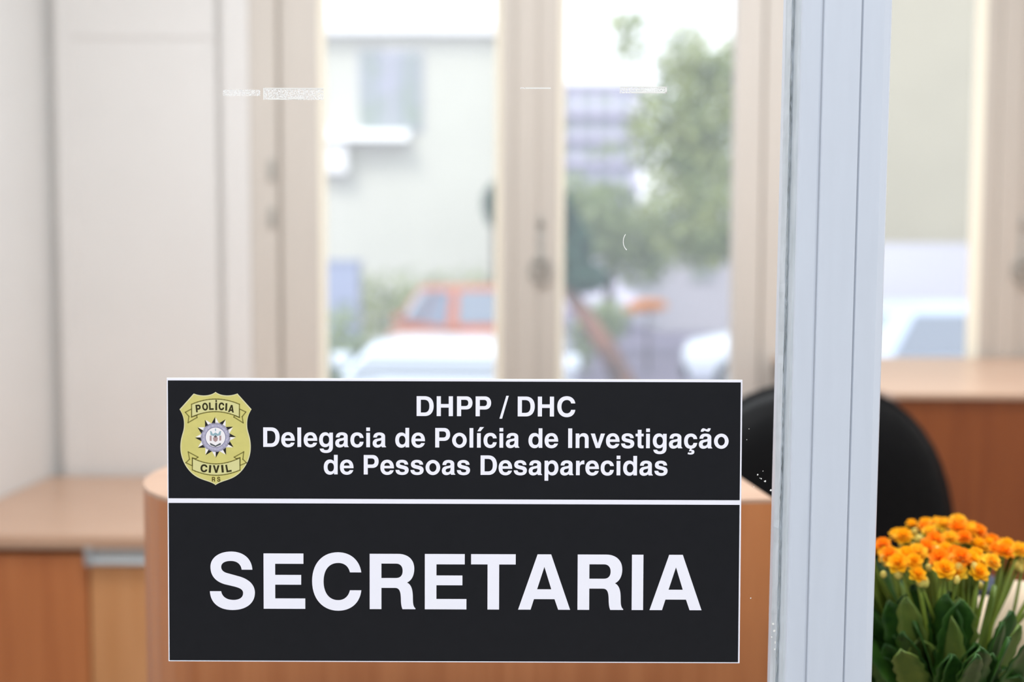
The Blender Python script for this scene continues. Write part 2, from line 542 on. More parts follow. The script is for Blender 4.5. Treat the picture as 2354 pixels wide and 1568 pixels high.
G['e'] = (556, [outline([(528, 228), (530, 430, 440, 546, 280, 546), (125, 546, 23, 440, 23, 262), (23, 90, 120, -14, 278, -14), (400, -14, 490, 50, 520, 160),
                         (382, 160), (365, 120, 332, 98, 282, 98), (215, 98, 170, 145, 166, 228)]),
                outline([(168, 322), (176, 395, 215, 434, 275, 434), (335, 434, 375, 395, 382, 322)])])
G['g'] = (611, [outline([(553, 532), (419, 532), (419, 462), (385, 520, 335, 546, 272, 546), (130, 546, 40, 430, 40, 268), (40, 105, 130, -4, 265, -4),
                         (330, -4, 378, 20, 412, 65), (412, 18), (412, -75, 370, -112, 295, -112), (240, -112, 210, -92, 204, -55), (62, -55),
                         (72, -160, 155, -217, 295, -217), (465, -217, 553, -140, 553, 15)]),
                outline([(297, 428), (368, 428, 414, 370, 414, 272), (414, 175, 368, 114, 297, 114), (222, 114, 180, 175, 180, 272), (180, 370, 222, 428, 297, 428)])])
G['i'] = (278, [rect(69, 0, 209, 532), rect(69, 596, 209, 725)])
G['í'] = (278, [rect(69, 0, 209, 532), [(84, 600), (198, 600), (330, 756), (178, 756)]])
G['l'] = (278, [rect(69, 0, 209, 718)])
G['n'] = (611, [outline([(65, 0), (65, 532), (199, 532), (199, 455), (235, 515, 290, 546, 362, 546), (475, 546, 546, 475, 546, 355), (546, 0), (406, 0), (406, 325),
                         (406, 392, 375, 426, 313, 426), (248, 426, 205, 382, 205, 310), (205, 0)])])
G['o'] = (611, [ell(306, 266, 272, 280), ell(306, 266, 132, 160)])
G['p'] = (611, [outline([(62, -207), (62, 532), (196, 532), (196, 465), (232, 520, 285, 546, 350, 546), (485, 546, 578, 430, 578, 266), (578, 100, 485, -14, 350, -14),
                         (290, -14, 240, 10, 202, 58), (202, -207)]),
                outline([(318, 426), (392, 426, 438, 365, 438, 265), (438, 165, 392, 104, 318, 104), (246, 104, 200, 165, 200, 265), (200, 365, 246, 426, 318, 426)])])
G['r'] = (389, [outline([(64, 0), (64, 532), (198, 532), (198, 435), (230, 510, 285, 546, 345, 546), (373, 543), (373, 401), (355, 404, 340, 405, 325, 405),
                         (245, 405, 204, 365, 204, 285), (204, 0)])])
G['s'] = (556, [outline([(500, 370), (492, 485, 410, 546, 270, 546), (130, 546, 48, 480, 48, 378), (48, 290, 100, 248, 215, 222), (300, 203),
                         (355, 190, 378, 175, 378, 148), (378, 112, 345, 92, 285, 92), (215, 92, 178, 118, 172, 172), (30, 172), (35, 50, 125, -14, 280, -14),
                         (430, -14, 519, 55, 519, 170), (519, 255, 470, 302, 365, 326), (265, 349), (210, 362, 188, 375, 188, 398), (188, 428, 217, 442, 267, 442),
                         (330, 442, 360, 420, 366, 370)])])
G['t'] = (333, [outline([(10, 532), (89, 532), (89, 676), (229, 676), (229, 532), (309, 532), (309, 435), (229, 435), (229, 150), (229, 112, 242, 100, 275, 100),
                         (290, 100, 300, 101, 309, 103), (309, -1), (285, -5, 262, -6, 235, -6), (135, -6, 89, 35, 89, 115), (89, 435), (10, 435)])])
G['v'] = (556, [[(13, 532), (167, 532), (278, 165), (388, 532), (543, 532), (352, 0), (202, 0)]])
G['Í'] = (278, [rect(64, 0, 214, 718), rect(84, 800, 194, 1000)])
G[' '] = (278, [])

# ------------------------------------------------------------------ the sign on the glass
PX = 0.695 / F * 1.0                            # size of one photo pixel at the sign
TILT = math.radians(1.7)                        # the pane leans a little: its lower edge is nearer
SC = at(1045, 1196, 0.690)                      # centre of the sign
PANE_M = Matrix.Translation(SC) @ Matrix.Rotation(PI / 2 - TILT, 4, 'X')


def on_pane(px, py, z=0.0):
    """Local (x, y, z) on the pane for the photo's pixel."""
    n = PANE_M.to_3x3() @ Vector((0, 0, 1))
    o = Vector((0, 0, CAM_Z))
    d = CAM_R @ Vector(((px - IMG_W / 2) / F, (IMG_H / 2 - py) / F, -1.0))
    t = (SC - o).dot(n) / d.dot(n)
    p = PANE_M.inverted() @ (o + d * t)
    return (p.x, p.y, z)


def R(px, py):
    """Photo pixel to the sign's own flat layout (metres from its centre)."""
    t = (py - 869.0) / 656.0
    l, r = 384 + 4 * t, 1706 - 5.5 * t
    u = (px - l) / (r - l)
    top, bot = 866 + 6 * u, 1524 + 3 * u
    v = (py - top) / (bot - top)
    return ((u - .5) * 1319 * PX, (.5 - v) * 656 * PX)


sign = thing('office_sign', 'black and white SECRETARIA sign with gold police badge stuck on the glass pane', 'sign')
sign.matrix_world = PANE_M @ Matrix.Translation((0, 0, 0.0021))
MM = .001
HX, HY = 659.5 * PX, 328 * PX
MB().box(-HX, HX, -HY, HY, 0, 1.2 * MM).build('backing_plate', M['sign_white'], sign, bevel=.0003)
tag(flat('upper_panel', [rect(-HX + 3 * PX, HY - 277 * PX, HX - 4 * PX, HY - 6 * PX)], 1.2 * MM, 1.35 * MM, M['sign_black'], sign), 'black upper field with three white lines')
tag(flat('lower_panel', [rect(-HX + 3 * PX, -HY + 3 * PX, HX - 4 * PX, HY - 288 * PX)], 1.2 * MM, 1.35 * MM, M['sign_black'], sign), 'black lower field')


def glyph_run(text):
    loops, x = [], 0
    for ch in text:
        w, ls = G[ch]
        loops += [[(px + x, py) for px, py in l] for l in ls]
        x += w
    return loops


def text_line(text, x0, x1, base, cap, parent, m, z0, z1):
    loops = glyph_run(text)
    mn = min(p[0] for l in loops for p in l)
    mx = max(p[0] for l in loops for p in l)
    a, b = R(x0, base), R(x1, base)
    cy = R((x0 + x1) / 2, base)[1]
    sx, sy = (b[0] - a[0]) / (mx - mn), cap * PX / 718
    return flat('lettering', [[(a[0] + (p[0] - mn) * sx, cy + p[1] * sy) for p in l] for l in loops], z0, z1, m, parent)


ZA, ZB = 1.35 * MM, 1.45 * MM
for tx, x0, x1, bs, cp in (('DHPP / DHC', 958, 1322, 955.2, 45.6), ('Delegacia de Polícia de Investigação', 606, 1674, 1027.4, 44.9),
                           ('de Pessoas Desaparecidas', 745, 1534, 1090.2, 44.9), ('SECRETARIA', 483.7, 1612.5, 1401.7, 128.4)):
    text_line(tx, x0, x1, bs, cp, sign, M['sign_white'], ZA, ZB)


def Z(x, y):                                    # badge layout, measured on an enlarged view
    return R(380 + x / 5.6, 860 + y / 5.6)


def mir(spec):
    out = []
    for s in spec:
        out.append(tuple((1306 - v) if i % 2 == 0 else v for i, v in enumerate(s)))
    return out


half = [(653, 215), (600, 262, 480, 280, 372, 236), (190, 440), (235, 510, 250, 570, 247, 650), (245, 740, 200, 790, 200, 930),
        (200, 1090, 290, 1250, 420, 1320), (520, 1370, 590, 1372, 653, 1420)]
lh = outline(half)
shield = lh + [(1306 - x, y) for x, y in lh[::-1]][1:-1]
badge = flat('badge', [[Z(x, y) for x, y in shield]], ZA, ZA + .05 * MM, M['gold_rim'], sign)
tag(badge, 'gold shield shaped police badge')
cx0, cy0 = 653, 800


def shrink(p, d):
    v = Vector((p[0] - cx0, p[1] - cy0))
    L = v.length
    v *= (L - d) / L
    return (cx0 + v.x, cy0 + v.y)


B1, B2, B3, B4 = ZA + .05 * MM, ZA + .08 * MM, ZA + .11 * MM, ZA + .14 * MM
flat('shield_field', [[Z(*shrink(p, 13)) for p in shield]], B1, B2, M['gold'], badge)


def arc3(a, m_, b, n=16):
    """Parabola through three points."""
    c = (2 * m_[0] - (a[0] + b[0]) / 2, 2 * m_[1] - (a[1] + b[1]) / 2)
    return [((1 - t) ** 2 * a[0] + 2 * (1 - t) * t * c[0] + t * t * b[0], (1 - t) ** 2 * a[1] + 2 * (1 - t) * t * c[1] + t * t * b[1]) for t in (i / n for i in range(n + 1))]


top_rib = arc3((345, 375), (652, 308), (960, 375)) + arc3((960, 545), (652, 470), (345, 540))
bot_rib = arc3((355, 1068), (658, 1145), (967, 1066)) + arc3((967, 1225), (658, 1292), (355, 1222))
tl = [(345, 435), (265, 478), (310, 530), (300, 612), (415, 545), (412, 518), (345, 540)]
trr = [(960, 435), (1042, 475), (995, 535), (1008, 615), (888, 540), (900, 520), (960, 545)]
bl = [(355, 1170), (272, 1130), (318, 1085), (302, 990), (428, 1058), (400, 1078), (355, 1068)]
br = [(967, 1165), (1050, 1130), (1004, 1085), (1015, 990), (893, 1058), (920, 1078), (967, 1066)]


def ribbon_stroke(name, polys, w, z0, z1, m, parent):
    mb = MB()
    for pl in polys:
        pts = [Vector(Z(*p)) for p in pl]
        n = len(pts)
        for i in range(n):
            a, b = pts[i], pts[(i + 1) % n]
            d = (b - a)
            if d.length < 1e-7:
                continue
            d.normalize()
            q = Vector((-d.y, d.x)) * w / 2
            a2, b2 = a - d * w / 2, b + d * w / 2
            vs = [(*(a2 - q), z0), (*(b2 - q), z0), (*(b2 + q), z0), (*(a2 + q), z0)]
            vs += [(x, y, z1) for x, y, _ in vs]
            mb.add(vs, [(3, 2, 1, 0), (4, 5, 6, 7), (0, 1, 5, 4), (1, 2, 6, 5), (2, 3, 7, 6), (3, 0, 4, 7)])
    return mb.build(name, m, parent)


for nm, main, tails in (('ribbon', top_rib, (tl, trr)), ('ribbon', bot_rib, (bl, br))):
    flat(nm, [[Z(*p) for p in main]], B2, B3, M['gold_pale'], badge)
    ribbon_stroke('ribbon_outline', [main] + list(tails), 2.4 * PX, B3, B4, M['olive'], badge)


def placed(chs, m, hgt, parent, grow=.35):
    """Badge letters: (character, enlarged-view centre x, y in photo pixels, turn in degrees, width scale)."""
    loops = []
    for ch, px, py, ang, ws in chs:
        w, ls = G[ch]
        mn = min(p[0] for l in ls for p in l)
        mx = max(p[0] for l in ls for p in l)
        c0 = R(px, py)
        s = hgt * PX / 718
        ca, sa = math.cos(math.radians(ang)), math.sin(math.radians(ang))
        for l in ls:
            q = []
            for x, y in l:
                x, y = (x - (mn + mx) / 2) * s * ws, (y - 359) * s
                q.append((c0[0] + x * ca - y * sa, c0[1] + x * sa + y * ca))
            loops.append(q)
    o = flat('badge_lettering', loops, B3, B4 + .03 * MM, m, parent, grow * PX)
    return o


z2 = lambda x, y: (420 + x / 14.71, 900 + y / 14.71)
z4 = lambda x, y: (420 + x / 14.71, 1030 + y / 14.71)
placed([(c, *z2(x, y), a, w) for c, x, y, a, w in (('P', 545, 535, 6, .85), ('O', 775, 478, 5, .80), ('L', 985, 462, 2, .85), ('Í', 1150, 470, 0, 1.0),
                                                   ('C', 1325, 468, -2, .82), ('I', 1490, 487, -3, 1.0), ('A', 1660, 545, -7, .80))], M['ink'], 16.4, badge)
placed([(c, *z4(x, y), a, w) for c, x, y, a, w in (('C', 735, 655, -4, 1.0), ('I', 940, 678, -5, 1.2), ('V', 1150, 682, 0, .98), ('I', 1360, 672, 5, 1.2),
                                                   ('L', 1565, 655, 10, .95))], M['ink'], 16.8, badge)
placed([('R', *z4(1060, 1030), 0, .85), ('S', *z4(1235, 1030), 0, .85)], M['ink_soft'], 10.4, badge, .12)

z3 = lambda x, y: R(440 + x / 13.63, 945 + y / 13.63)


def pol(r, deg):
    t = math.radians(deg)
    return z3(770 + r * math.cos(t), 792 - r * math.sin(t))


dk, wt = [], []
for k in range(12):
    th = 91 - 30 * k
    dk.append([pol(645, th), pol(452, th + 15), pol(430, th)])
    wt.append([pol(625, th - 1.5), pol(430, th), pol(452, th - 15)])
flat('star_dark_rays', dk, B2, B3, M['star_black'], badge)
flat('star_pale_rays', wt, B2, B3, M['star_white'], badge)
flat('crest_ring', [[pol(462, a) for a in range(0, 360, 6)]], B2, B3, M['ring'], badge)
flat('crest_ring_line', [[pol(330, a) for a in range(0, 360, 6)], [pol(305, a) for a in range(0, 360, 6)],
                         [pol(425, a) for a in range(0, 360, 6)], [pol(412, a) for a in range(0, 360, 6)]], B3, B3 + .01 * MM, M['ring_line'], badge)
flat('crest_disc', [[pol(305, a) for a in range(0, 360, 6)]], B3, B4, M['star_white'], badge)
B5 = B4 + .03 * MM
flat('crest_wing', [[z3(600, 590), z3(640, 600), z3(690, 690), z3(770, 640), z3(850, 690), z3(900, 600), z3(945, 590), z3(930, 720), z3(830, 750), z3(770, 720), z3(710, 750), z3(615, 720)],
                    [z3(752, 520), z3(790, 520), z3(785, 600), z3(760, 600)]], B4, B5, M['teal'], badge)
flat('crest_pillar', [[z3(590, 740), z3(650, 740), z3(650, 910), z3(590, 900)], [z3(890, 740), z3(950, 740), z3(950, 890), z3(890, 900)],
                      [z3(690, 810), z3(770, 760), z3(850, 810), z3(830, 900), z3(770, 940), z3(710, 900)]], B4, B5, M['mauve'], badge)
flat('crest_scroll', [[z3(590, 975), z3(625, 975), z3(770, 1050), z3(905, 975), z3(945, 980), z3(930, 1030), z3(770, 1095), z3(620, 1040)],
                      [z3(770, 722), z3(828, 772), z3(770, 806), z3(712, 772)]], B4, B5, M['slate'], badge)

# ------------------------------------------------------------------ partition: pane, post
part = thing('window_1', None, None, kind='structure')
part.matrix_world = PANE_M
x_l, x_r = -.62, on_pane(1810, 700)[0]
MB().box(x_l, x_r + .012, -.23, .47, -.002, .002).build('pane', M['glass'], part)


def residue(x0, x1, y0, y1, name='tape_residue', m='residue'):
    a, b = on_pane(x0, y1), on_pane(x1, y0)
    return MB().box(a[0], b[0], a[1], b[1], .0021, .0023).build(name, M[m], part)


for r_ in ((607, 745, 204, 231), (1424, 1532, 201, 216), (1196, 1266, 203, 206), (515, 600, 208, 222)):
    residue(*r_)
frame_bits = MB()
for x0, x1, y0, y1 in ((610, 745, 204, 206), (607, 609, 204, 231), (618, 660, 228, 231), (664, 700, 226, 230), (1424, 1532, 201, 203), (1450, 1532, 213, 216), (1528, 1532, 201, 216), (1208, 1266, 203, 206)):
    a, b = on_pane(x0, y1), on_pane(x1, y0)
    frame_bits.box(a[0], b[0], a[1], b[1], .0023, .0024)
frame_bits.build('tape_residue', M['speck'], part)
sp = MB()
rs = random.Random(3)
for px, py, r in ((1740, 1090, 2.2), (1748, 1099, 1.6), (1757, 1105, 2.6), (1770, 1126, 2.4), (1752, 1082, 1.2), (1731, 1118, 1.3), (1745, 1098, 1.0),
                  (1724, 1373, 1.6), (1775, 1432, 3.2), (1778, 1448, 3.4), (1772, 1462, 2.0), (1781, 1474, 3.0), (1779, 1490, 2.2), (1720, 985, 1.0), (1715, 1010, 1.0)):
    c0 = on_pane(px, py)
    sp.add([(c0[0] + r * PX * math.cos(t) * rs.uniform(.6, 1.2), c0[1] + r * PX * math.sin(t) * rs.uniform(.6, 1.3), .0023) for t in (k * PI / 4 for k in range(8))], [tuple(range(8))])
for k in range(7):
    a0, a1 = math.radians(130 + k * 16), math.radians(146 + k * 16)
    q = []
    for (rr, aa) in ((20, a0), (20, a1), (18 - .1 * k, a1), (18, a0)):
        c0 = on_pane(1447 + rr * .8 * math.cos(aa), 556 - rr * 1.15 * math.sin(aa))
        q.append((c0[0], c0[1], .0023))
    sp.add(q, [(0, 1, 2, 3)])
sp.build('paint_specks', M['speck'], part)

# the upright: three boards and a glazing bead, all leaning very slightly
post = thing('trim_1', 'pale blue-grey painted wooden upright right of the sign', 'post', kind='structure')
PY = .676                                       # its front face
pc = at(1925, 784, PY)
post.location = (pc.x, 0, pc.z)
post.rotation_euler = (0, math.radians(.30), 0)
pp = lambda px: at(px, 784, PY).x - pc.x
zb, zt = -pc.z + .02, 1.5


def board(name, xa, xb, ya, yb, m, bev=.0012):
    return MB().box(xa, xb, ya, yb, zb, zt).build(name, m, post, bevel=bev)


board('inner_board', pp(1826), pp(1874), PY + .0012, PY + .05, M['post'], .0016)
board('center_board', pp(1876), pp(1960.3), PY, PY + .05, M['post'], .0010)
MB().prism_axis([(pp(1963.5), PY + .05), (pp(1963.5), PY + .0015), (pp(1965), PY + .0006), (pp(2012), PY + .0006), (pp(2030), PY + .0035), (pp(2040), PY + .010), (pp(2043), PY + .018), (pp(2043), PY + .05)][::-1],
                zb, zt, lambda x, y, z: (x, y, z)).build('edge_board', M['post'], post)
board('gap_filler', pp(1872), pp(1966), PY + .0018, PY + .04, M['gap'], 0)
n_seg = 150
vs, fs = [], []
rb = random.Random(11)
for i in range(n_seg + 1):
    z = -.40 + .80 * i / n_seg
    j1, j2, j3 = (rb.uniform(-.0002, .0002) for _ in range(3))
    vs += [(pp(1802) + j1, PY + .0150, z), (pp(1809) + j2, PY + .0085 + j1, z), (pp(1815) + j3, PY + .0098, z), (pp(1822), PY + .004 + j2, z), (pp(1827), PY + .003, z), (pp(1827), PY + .02, z)]
for i in range(n_seg):
    for k in range(5):
        fs.append((i * 6 + k, i * 6 + k + 1, (i + 1) * 6 + k + 1, (i + 1) * 6 + k))
mb = MB()
mb.add(vs, fs)
mb.build('glazing_bead', M['bead'], post)
vs, fs = [], []
for i in range(241):                            # broken dark crack along the bead
    z = -.40 + .80 * i / 240
    w = max(.0, rb.uniform(-.0002, .0009))
    xc = pp(1812) + .0003 * math.sin(i * .21) + rb.uniform(-.0002, .0002)
    vs += [(xc - w / 2, PY + .0086, z), (xc + w / 2, PY + .0080, z)]
for i in range(240):
    fs.append((i * 2, i * 2 + 1, i * 2 + 3, i * 2 + 2))
mb = MB()
mb.add(vs, fs)
mb.build('crack', M['crack'], post)

# walls around the partition, corridor behind the camera
YP = .69
lx0, lx1 = pc.x, pc.x
struct(MB().box(-1.27, pp(2030) + pc.x - .02, YP - .02, YP + .05, 0.0, .80).build('wall_front', M['wall']))
struct(MB().box(-1.27, -.62, YP - .02, YP + .05, .80, 2.9).build('wall_front_left', M['wall']))
struct(MB().box(-.62, 1.2, YP - .02, YP + .05, 2.72, 2.9).build('wall_front_upper', M['wall']))
struct(MB().box(1.2, 2.35, YP - .02, YP + .05, 0, 2.9).build('wall_front_right', M['wall']))
struct(MB().box(-3.4, 3.6, -1.85, -1.75, 0, 2.9).build('wall_corridor', M['corridor']))
struct(MB().box(-3.4, 3.6, -1.85, 3.0, -.12, 0).build('floor', M['floor']))
struct(MB().box(-3.4, 3.6, -1.85, 3.12, 2.9, 3.0).build('ceiling', M['ceiling']))

# ------------------------------------------------------------------ back of the room: walls and windows
YW = 2.80
XL = at(112, 560, YW).x
struct(MB().box(XL - .1, XL, YP + .05, YW + .1, 0, 2.9).build('wall_left', M['wall_left']))
struct(MB().box(2.25, 2.35, YP + .05, YW + .1, 0, 2.9).build('wall_right', M['wall']))
WX0 = at(580, 500, YW).x                        # left end of the window band
WSTEP = 1.308                                   # one window: stile, pane, meeting stile, pane
Z0, Z1 = .80, 2.55
struct(MB().box(XL, WX0, YW + .03, YW + .1, 0, 2.9).build('wall_back', M['wall']))
struct(MB().box(WX0, 2.25, YW, YW + .25, 0, Z0).build('wall_back_lower', M['wall']))
struct(MB().box(WX0, 2.25, YW, YW + .25, Z1, 2.9).build('wall_back_upper', M['wall']))
# panelling on the back wall, left: frame boards standing proud of a plain field
ax = lambda px: at(px, 400, YW).x
az = lambda py: at(400, py, YW).z
t2 = struct(MB().box(ax(134), ax(172), YW - .006, YW + .03, .05, 2.85).build('trim_2', M['wall'], bevel=.003))
struct(MB().box(ax(498), ax(520), YW + .012, YW + .03, .05, 2.85).build('trim_8', M['wall']))
struct(MB().box(ax(170), ax(500), YW, YW + .03, .05, 2.85).build('trim_7', M['wall']))
t3 = struct(MB().box(ax(172), ax(500), YW - .003, YW, az(88), 2.85).build('trim_3', M['wall'], bevel=.003))
t4 = struct(MB().box(ax(518), WX0, YW - .022, YW + .03, .05, 2.85).build('trim_4', M['wall'], bevel=.004))


def stile(x0, x1, name, m, parent, y=YW, bevl=.016, bevr=.016, depth=.042):
    """Upright whose glass-side edges splay outwards towards the pane."""
    for x, b_ in ((x0, -bevl), (x1, bevr)):       # pale strip along each glass-side edge, daylight put into its colour
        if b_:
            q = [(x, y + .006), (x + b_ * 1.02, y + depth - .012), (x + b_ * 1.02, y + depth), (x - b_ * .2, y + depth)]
            MB().prism_axis(q, Z0 + .1, Z1 - .08, lambda a, b, c: (a, b, c)).build('lit_edge_strip', M['lit_edge'], parent)
    return MB().prism_axis([(x0, y), (x1, y), (x1, y + depth), (x0, y + depth)], Z0, Z1, lambda a, b, c: (a, b, c)).build(name, m, parent, bevel=.002)


def latch(cx, cz, parent, y):
    mb = MB()
    mb.box(-.008, .008, -.003, 0, -.03, .085)
    mb.tube([(0, -.003, .085), (0, -.004, .1), (0, -.003, .115)], [.009, .007, .003], 10)
    pl = mb.build('latch', M['iron'], parent, (cx, y, cz))
    mb = MB()
    ring = [(.028 * math.cos(t), -.016, .033 * math.sin(t) - .035) for t in (2 * PI * k / 24 for k in range(25))]
    mb.tube(ring, .0045, 8, False)
    mb.tube([(0, 0, -.035), (0, -.02, -.035)], [.012, .010], 12)
    mb.build('latch_ring', M['iron'], pl)
    return pl


def window(n, x0):
    w = thing('window_%d' % n, None, None, kind='structure')
    px0, px1 = x0 + .196, x0 + .660                     # left pane
    qx0, qx1 = x0 + .850, x0 + 1.308                    # right pane
    stile(x0, x0 + .072, 'stile', M['cream'], w, bevl=0, bevr=0, y=YW - .014, depth=.05)
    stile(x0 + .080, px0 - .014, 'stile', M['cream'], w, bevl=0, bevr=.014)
    MB().box(x0 + .070, x0 + .082, YW + .012, YW + .04, Z0, Z1).build('stile_gap', M['cream2'], w)
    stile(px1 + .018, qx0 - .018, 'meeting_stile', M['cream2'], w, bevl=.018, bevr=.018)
    MB().box(px1 + .055, px1 + .115, YW - .012, YW, Z0, Z1).build('cover_strip', M['cream2'], w, bevel=.004)
    for a, b in ((px0, px1), (qx0, qx1)):
        MB().box(a - .03, b + .03, YW + .004, YW + .05, Z0, Z0 + .12).build('bottom_rail', M['cream'], w, bevel=.004)
        MB().box(a - .03, b + .03, YW + .004, YW + .05, Z1 - .1, Z1).build('top_rail', M['cream'], w, bevel=.004)
        MB().box(a - .01, b + .01, YW + .030, YW + .034, Z0 + .1, Z1 - .08).build('pane', M['win_glass'], w)
    zc = at(1240, 590, YW).z
    latch(x0 + .785, zc, w, YW - .001)
    if n == 2:
        za, zb_ = at(628, 392, YW).z, at(628, 500, YW).z
        xx = at(628, 450, YW).x
        for zz, hh in ((za, .028), (zb_, .026)):
            MB().box(xx - .009, xx + .009, YW - .022, YW - .012, zz - hh, zz + hh).build('keep_plate', M['iron'], w, bevel=.003)
    return w


window(2, WX0)
window(3, WX0 + WSTEP)
struct(MB().box(WX0 + 2 * WSTEP, WX0 + 2 * WSTEP + .1, YW - .01, YW + .05, Z0, Z1).build('trim_5', M['cream']))
struct(MB().box(WX0 - .01, 2.25, YW - .035, YW + .01, Z0 - .03, Z0).build('trim_6', M['cream'], bevel=.004))

# ------------------------------------------------------------------ furniture
# low cabinet in the left corner
cz = at(60, 1092, YW).z
yf = .0
cab_top = .741
y_front = at(100, 1238, 2.13)
cab = thing('sideboard_cabinet', 'low orange wood cabinet with aluminium pull in the left corner', 'cabinet', (XL, 0, 0))
cy = 2.13
MB().box(.004, 1.05, cy - .012, YW - .024, cab_top - .028, cab_top).build('top', M['wood_top'], cab, bevel=.004)
MB().box(.010, 1.045, cy + .075, YW - .03, 0.0, cab_top - .034).build('body', M['wood_front'], cab)
dx = at(204, 1270, cy).x - XL
MB().box(.012, dx - .003, cy, cy + .020, .06, cab_top - .042).build('door', M['wood_cab'], cab, bevel=.002)
zt_ = at(260, 1300, cy).z
dr = MB().box(dx + .001, 1.043, cy, cy + .020, .40, at(260, 1292, cy).z).build('drawer', M['wood_draw'], cab, bevel=.002)
MB().box(dx + .001, 1.043, cy, cy + .020, .06, .395).build('drawer', M['wood_draw'], cab, bevel=.002)
ha, hb = at(260, 1256, cy).z, at(260, 1296, cy).z
mb = MB()
mb.prism_axis([(cy + .018, hb), (cy - .012, hb), (cy - .014, hb + .004), (cy - .006, hb + .012), (cy - .006, ha - .005), (cy - .012, ha), (cy + .018, ha)][::-1], dx - .002, 1.043, lambda a, b, c: (c, a, b))
tag(mb.build('handle', M['metal'], dr, bevel=.001), 'brushed aluminium pull')
MB().box(dx - .004, dx + .012, cy - .0145, cy + .018, hb - .001, ha + .001).build('handle_end', M['metal'], dr, bevel=.0015)

# reception counter right behind the sign, with a rounded left end
ctz = 1.07
xa, xb = -.358, at(1778, 1150, .977).x
pts = [(xb, .977), (xb - .008, 1.09), (xb - .02, 1.26)]
cxx, cyy, rx, ry = -.23, 1.105, .160, .170
for k in range(0, 21):
    t = math.radians(90 + 180 * k / 20)
    pts.append((cxx + rx * math.cos(t), cyy + ry * math.sin(t)))
counter = thing('reception_counter', 'orange wood counter with rounded left end right behind the sign', 'counter')
MB().prism(pts, 0, ctz - .004, False).build('front_panel', M['wood_front'], counter)
big = [(x, y) for x, y in pts]
MB().prism(big, ctz - .004, ctz, False).build('top', M['wood_top'], counter)

# long counter on the right, under the second window
rcz = 1.0745
rc = thing('long_counter', 'long red-brown wood counter under the right window behind the black chair', 'counter', (.70, 1.88, 0))
rc.rotation_euler = (0, 0, math.radians(-.4))
MB().box(0, 1.52, -.006, YW - 1.88 - .018, rcz - .012, rcz).build('top', M['wood_top'], rc, bevel=.002)
MB().box(.012, 1.51, .0, .02, 0, rcz - .0125).build('front_panel', M['wood_dark'], rc)
MB().box(.012, .03, .02, YW - 1.88 - .06, 0, rcz - .013).build('side_panel', M['wood_dark'], rc)
MB().box(1.49, 1.51, .02, YW - 1.88 - .06, 0, rcz - .013).build('side_panel', M['wood_dark'], rc)

# desk with the flowers
desk = thing('writing_desk', 'wooden desk under the potted flowers right of the upright', 'desk', (0, 0, 0))
dz = .74
MB().box(.32, 1.16, .775, 1.16, dz - .03, dz).build('desktop', M['wood_top'], desk, bevel=.003)
for px_, py_ in ((.35, .80), (.35, 1.12), (1.12, .80), (1.12, 1.12)):
    MB().box(px_ - .02, px_ + .02, py_ - .02, py_ + .02, 0, dz - .03).build('leg', M['wood_dark'], desk)


def office_chair(name, label, x, y, rz, top, hw, hh, m, group=None):
    t = thing(name, label, 'chair', (x, y, 0), rz)
    # the seat looks towards -Y, the backrest stands at y = 0
    back = MB().pillow(0, 0, top - hh, hw, hh, .045, 2.55, bow=-.03).build('backrest', m, t)
    mbp = MB()
    for k in range(49):
        pass
    ring = []
    for k in range(49):
        a = 2 * PI * k / 48
        ct, st = math.cos(a), math.sin(a)
        xx, zz = math.copysign(abs(ct) ** (2 / 2.55), ct), math.copysign(abs(st) ** (2 / 2.55), st)
        ring.append((hw * xx, -.03 * xx * xx, top - hh + hh * zz))
    mbp.tube(ring, .006, 6, False)
    mbp.build('piping', m, back)
    st_ = MB().pillow(0, 0, 0, .25, .24, .05, 3.0)
    so = st_.build('seat', m, t, (0, -.26, .47))
    so.rotation_euler = (PI / 2, 0, 0)
    MB().tube([(0, .05, .78), (0, .07, .6), (0, .04, .44), (0, -.1, .40)], [.02, .022, .022, .02], 8).build('back_bracket', M['black_plastic'], t)
    MB().tube([(0, -.26, .10), (0, -.26, .28), (0, -.26, .42)], [.028, .028, .022], 12).build('gas_column', M['black_plastic'], t)
    for k in range(5):
        a = 2 * PI * k / 5 + .3
        ex, ey = .29 * math.cos(a), -.26 + .29 * math.sin(a)
        MB().tube([(0, -.26, .12), (ex * .6, -.26 + (ey + .26) * .6, .10), (ex, ey, .075)], [.026, .02, .014], 8).build('base_leg', M['black_plastic'], t)
        MB().tube([(ex - .02 * math.sin(a), ey + .02 * math.cos(a), .03), (ex + .02 * math.sin(a), ey - .02 * math.cos(a), .03)], .03, 14).build('caster', M['black_plastic'], t)
    return t


ctop = at(1868, 886, 1.70)
office_chair('office_chair', 'black leather office chair with rounded back in front of the long counter', ctop.x, 1.70, math.radians(3), ctop.z, .232, .31, M['leather'])
# slate document holder standing on the desk, mostly behind the leaves
gx = at(2262, 1400, 1.05).x
ztop = at(2285, 1338, 1.05).z - dz
mf = thing('document_holder', 'slate grey document holder with a sloping top right of the flowers', 'holder', (gx, 1.01, dz))
MB().prism_axis([(0, 0), (.26, 0), (.26, ztop - .10), (.012, ztop), (0, ztop - .006)], 0, .09, lambda a, b, c: (a, c, b)).build('case', M['slate_fabric'], mf, bevel=.002)
MB().prism_axis([(.02, .03), (.24, .03), (.24, .06), (.02, .06)], -.001, .0, lambda a, b, c: (a, c, b)).build('label_strip', M['paper'], mf)

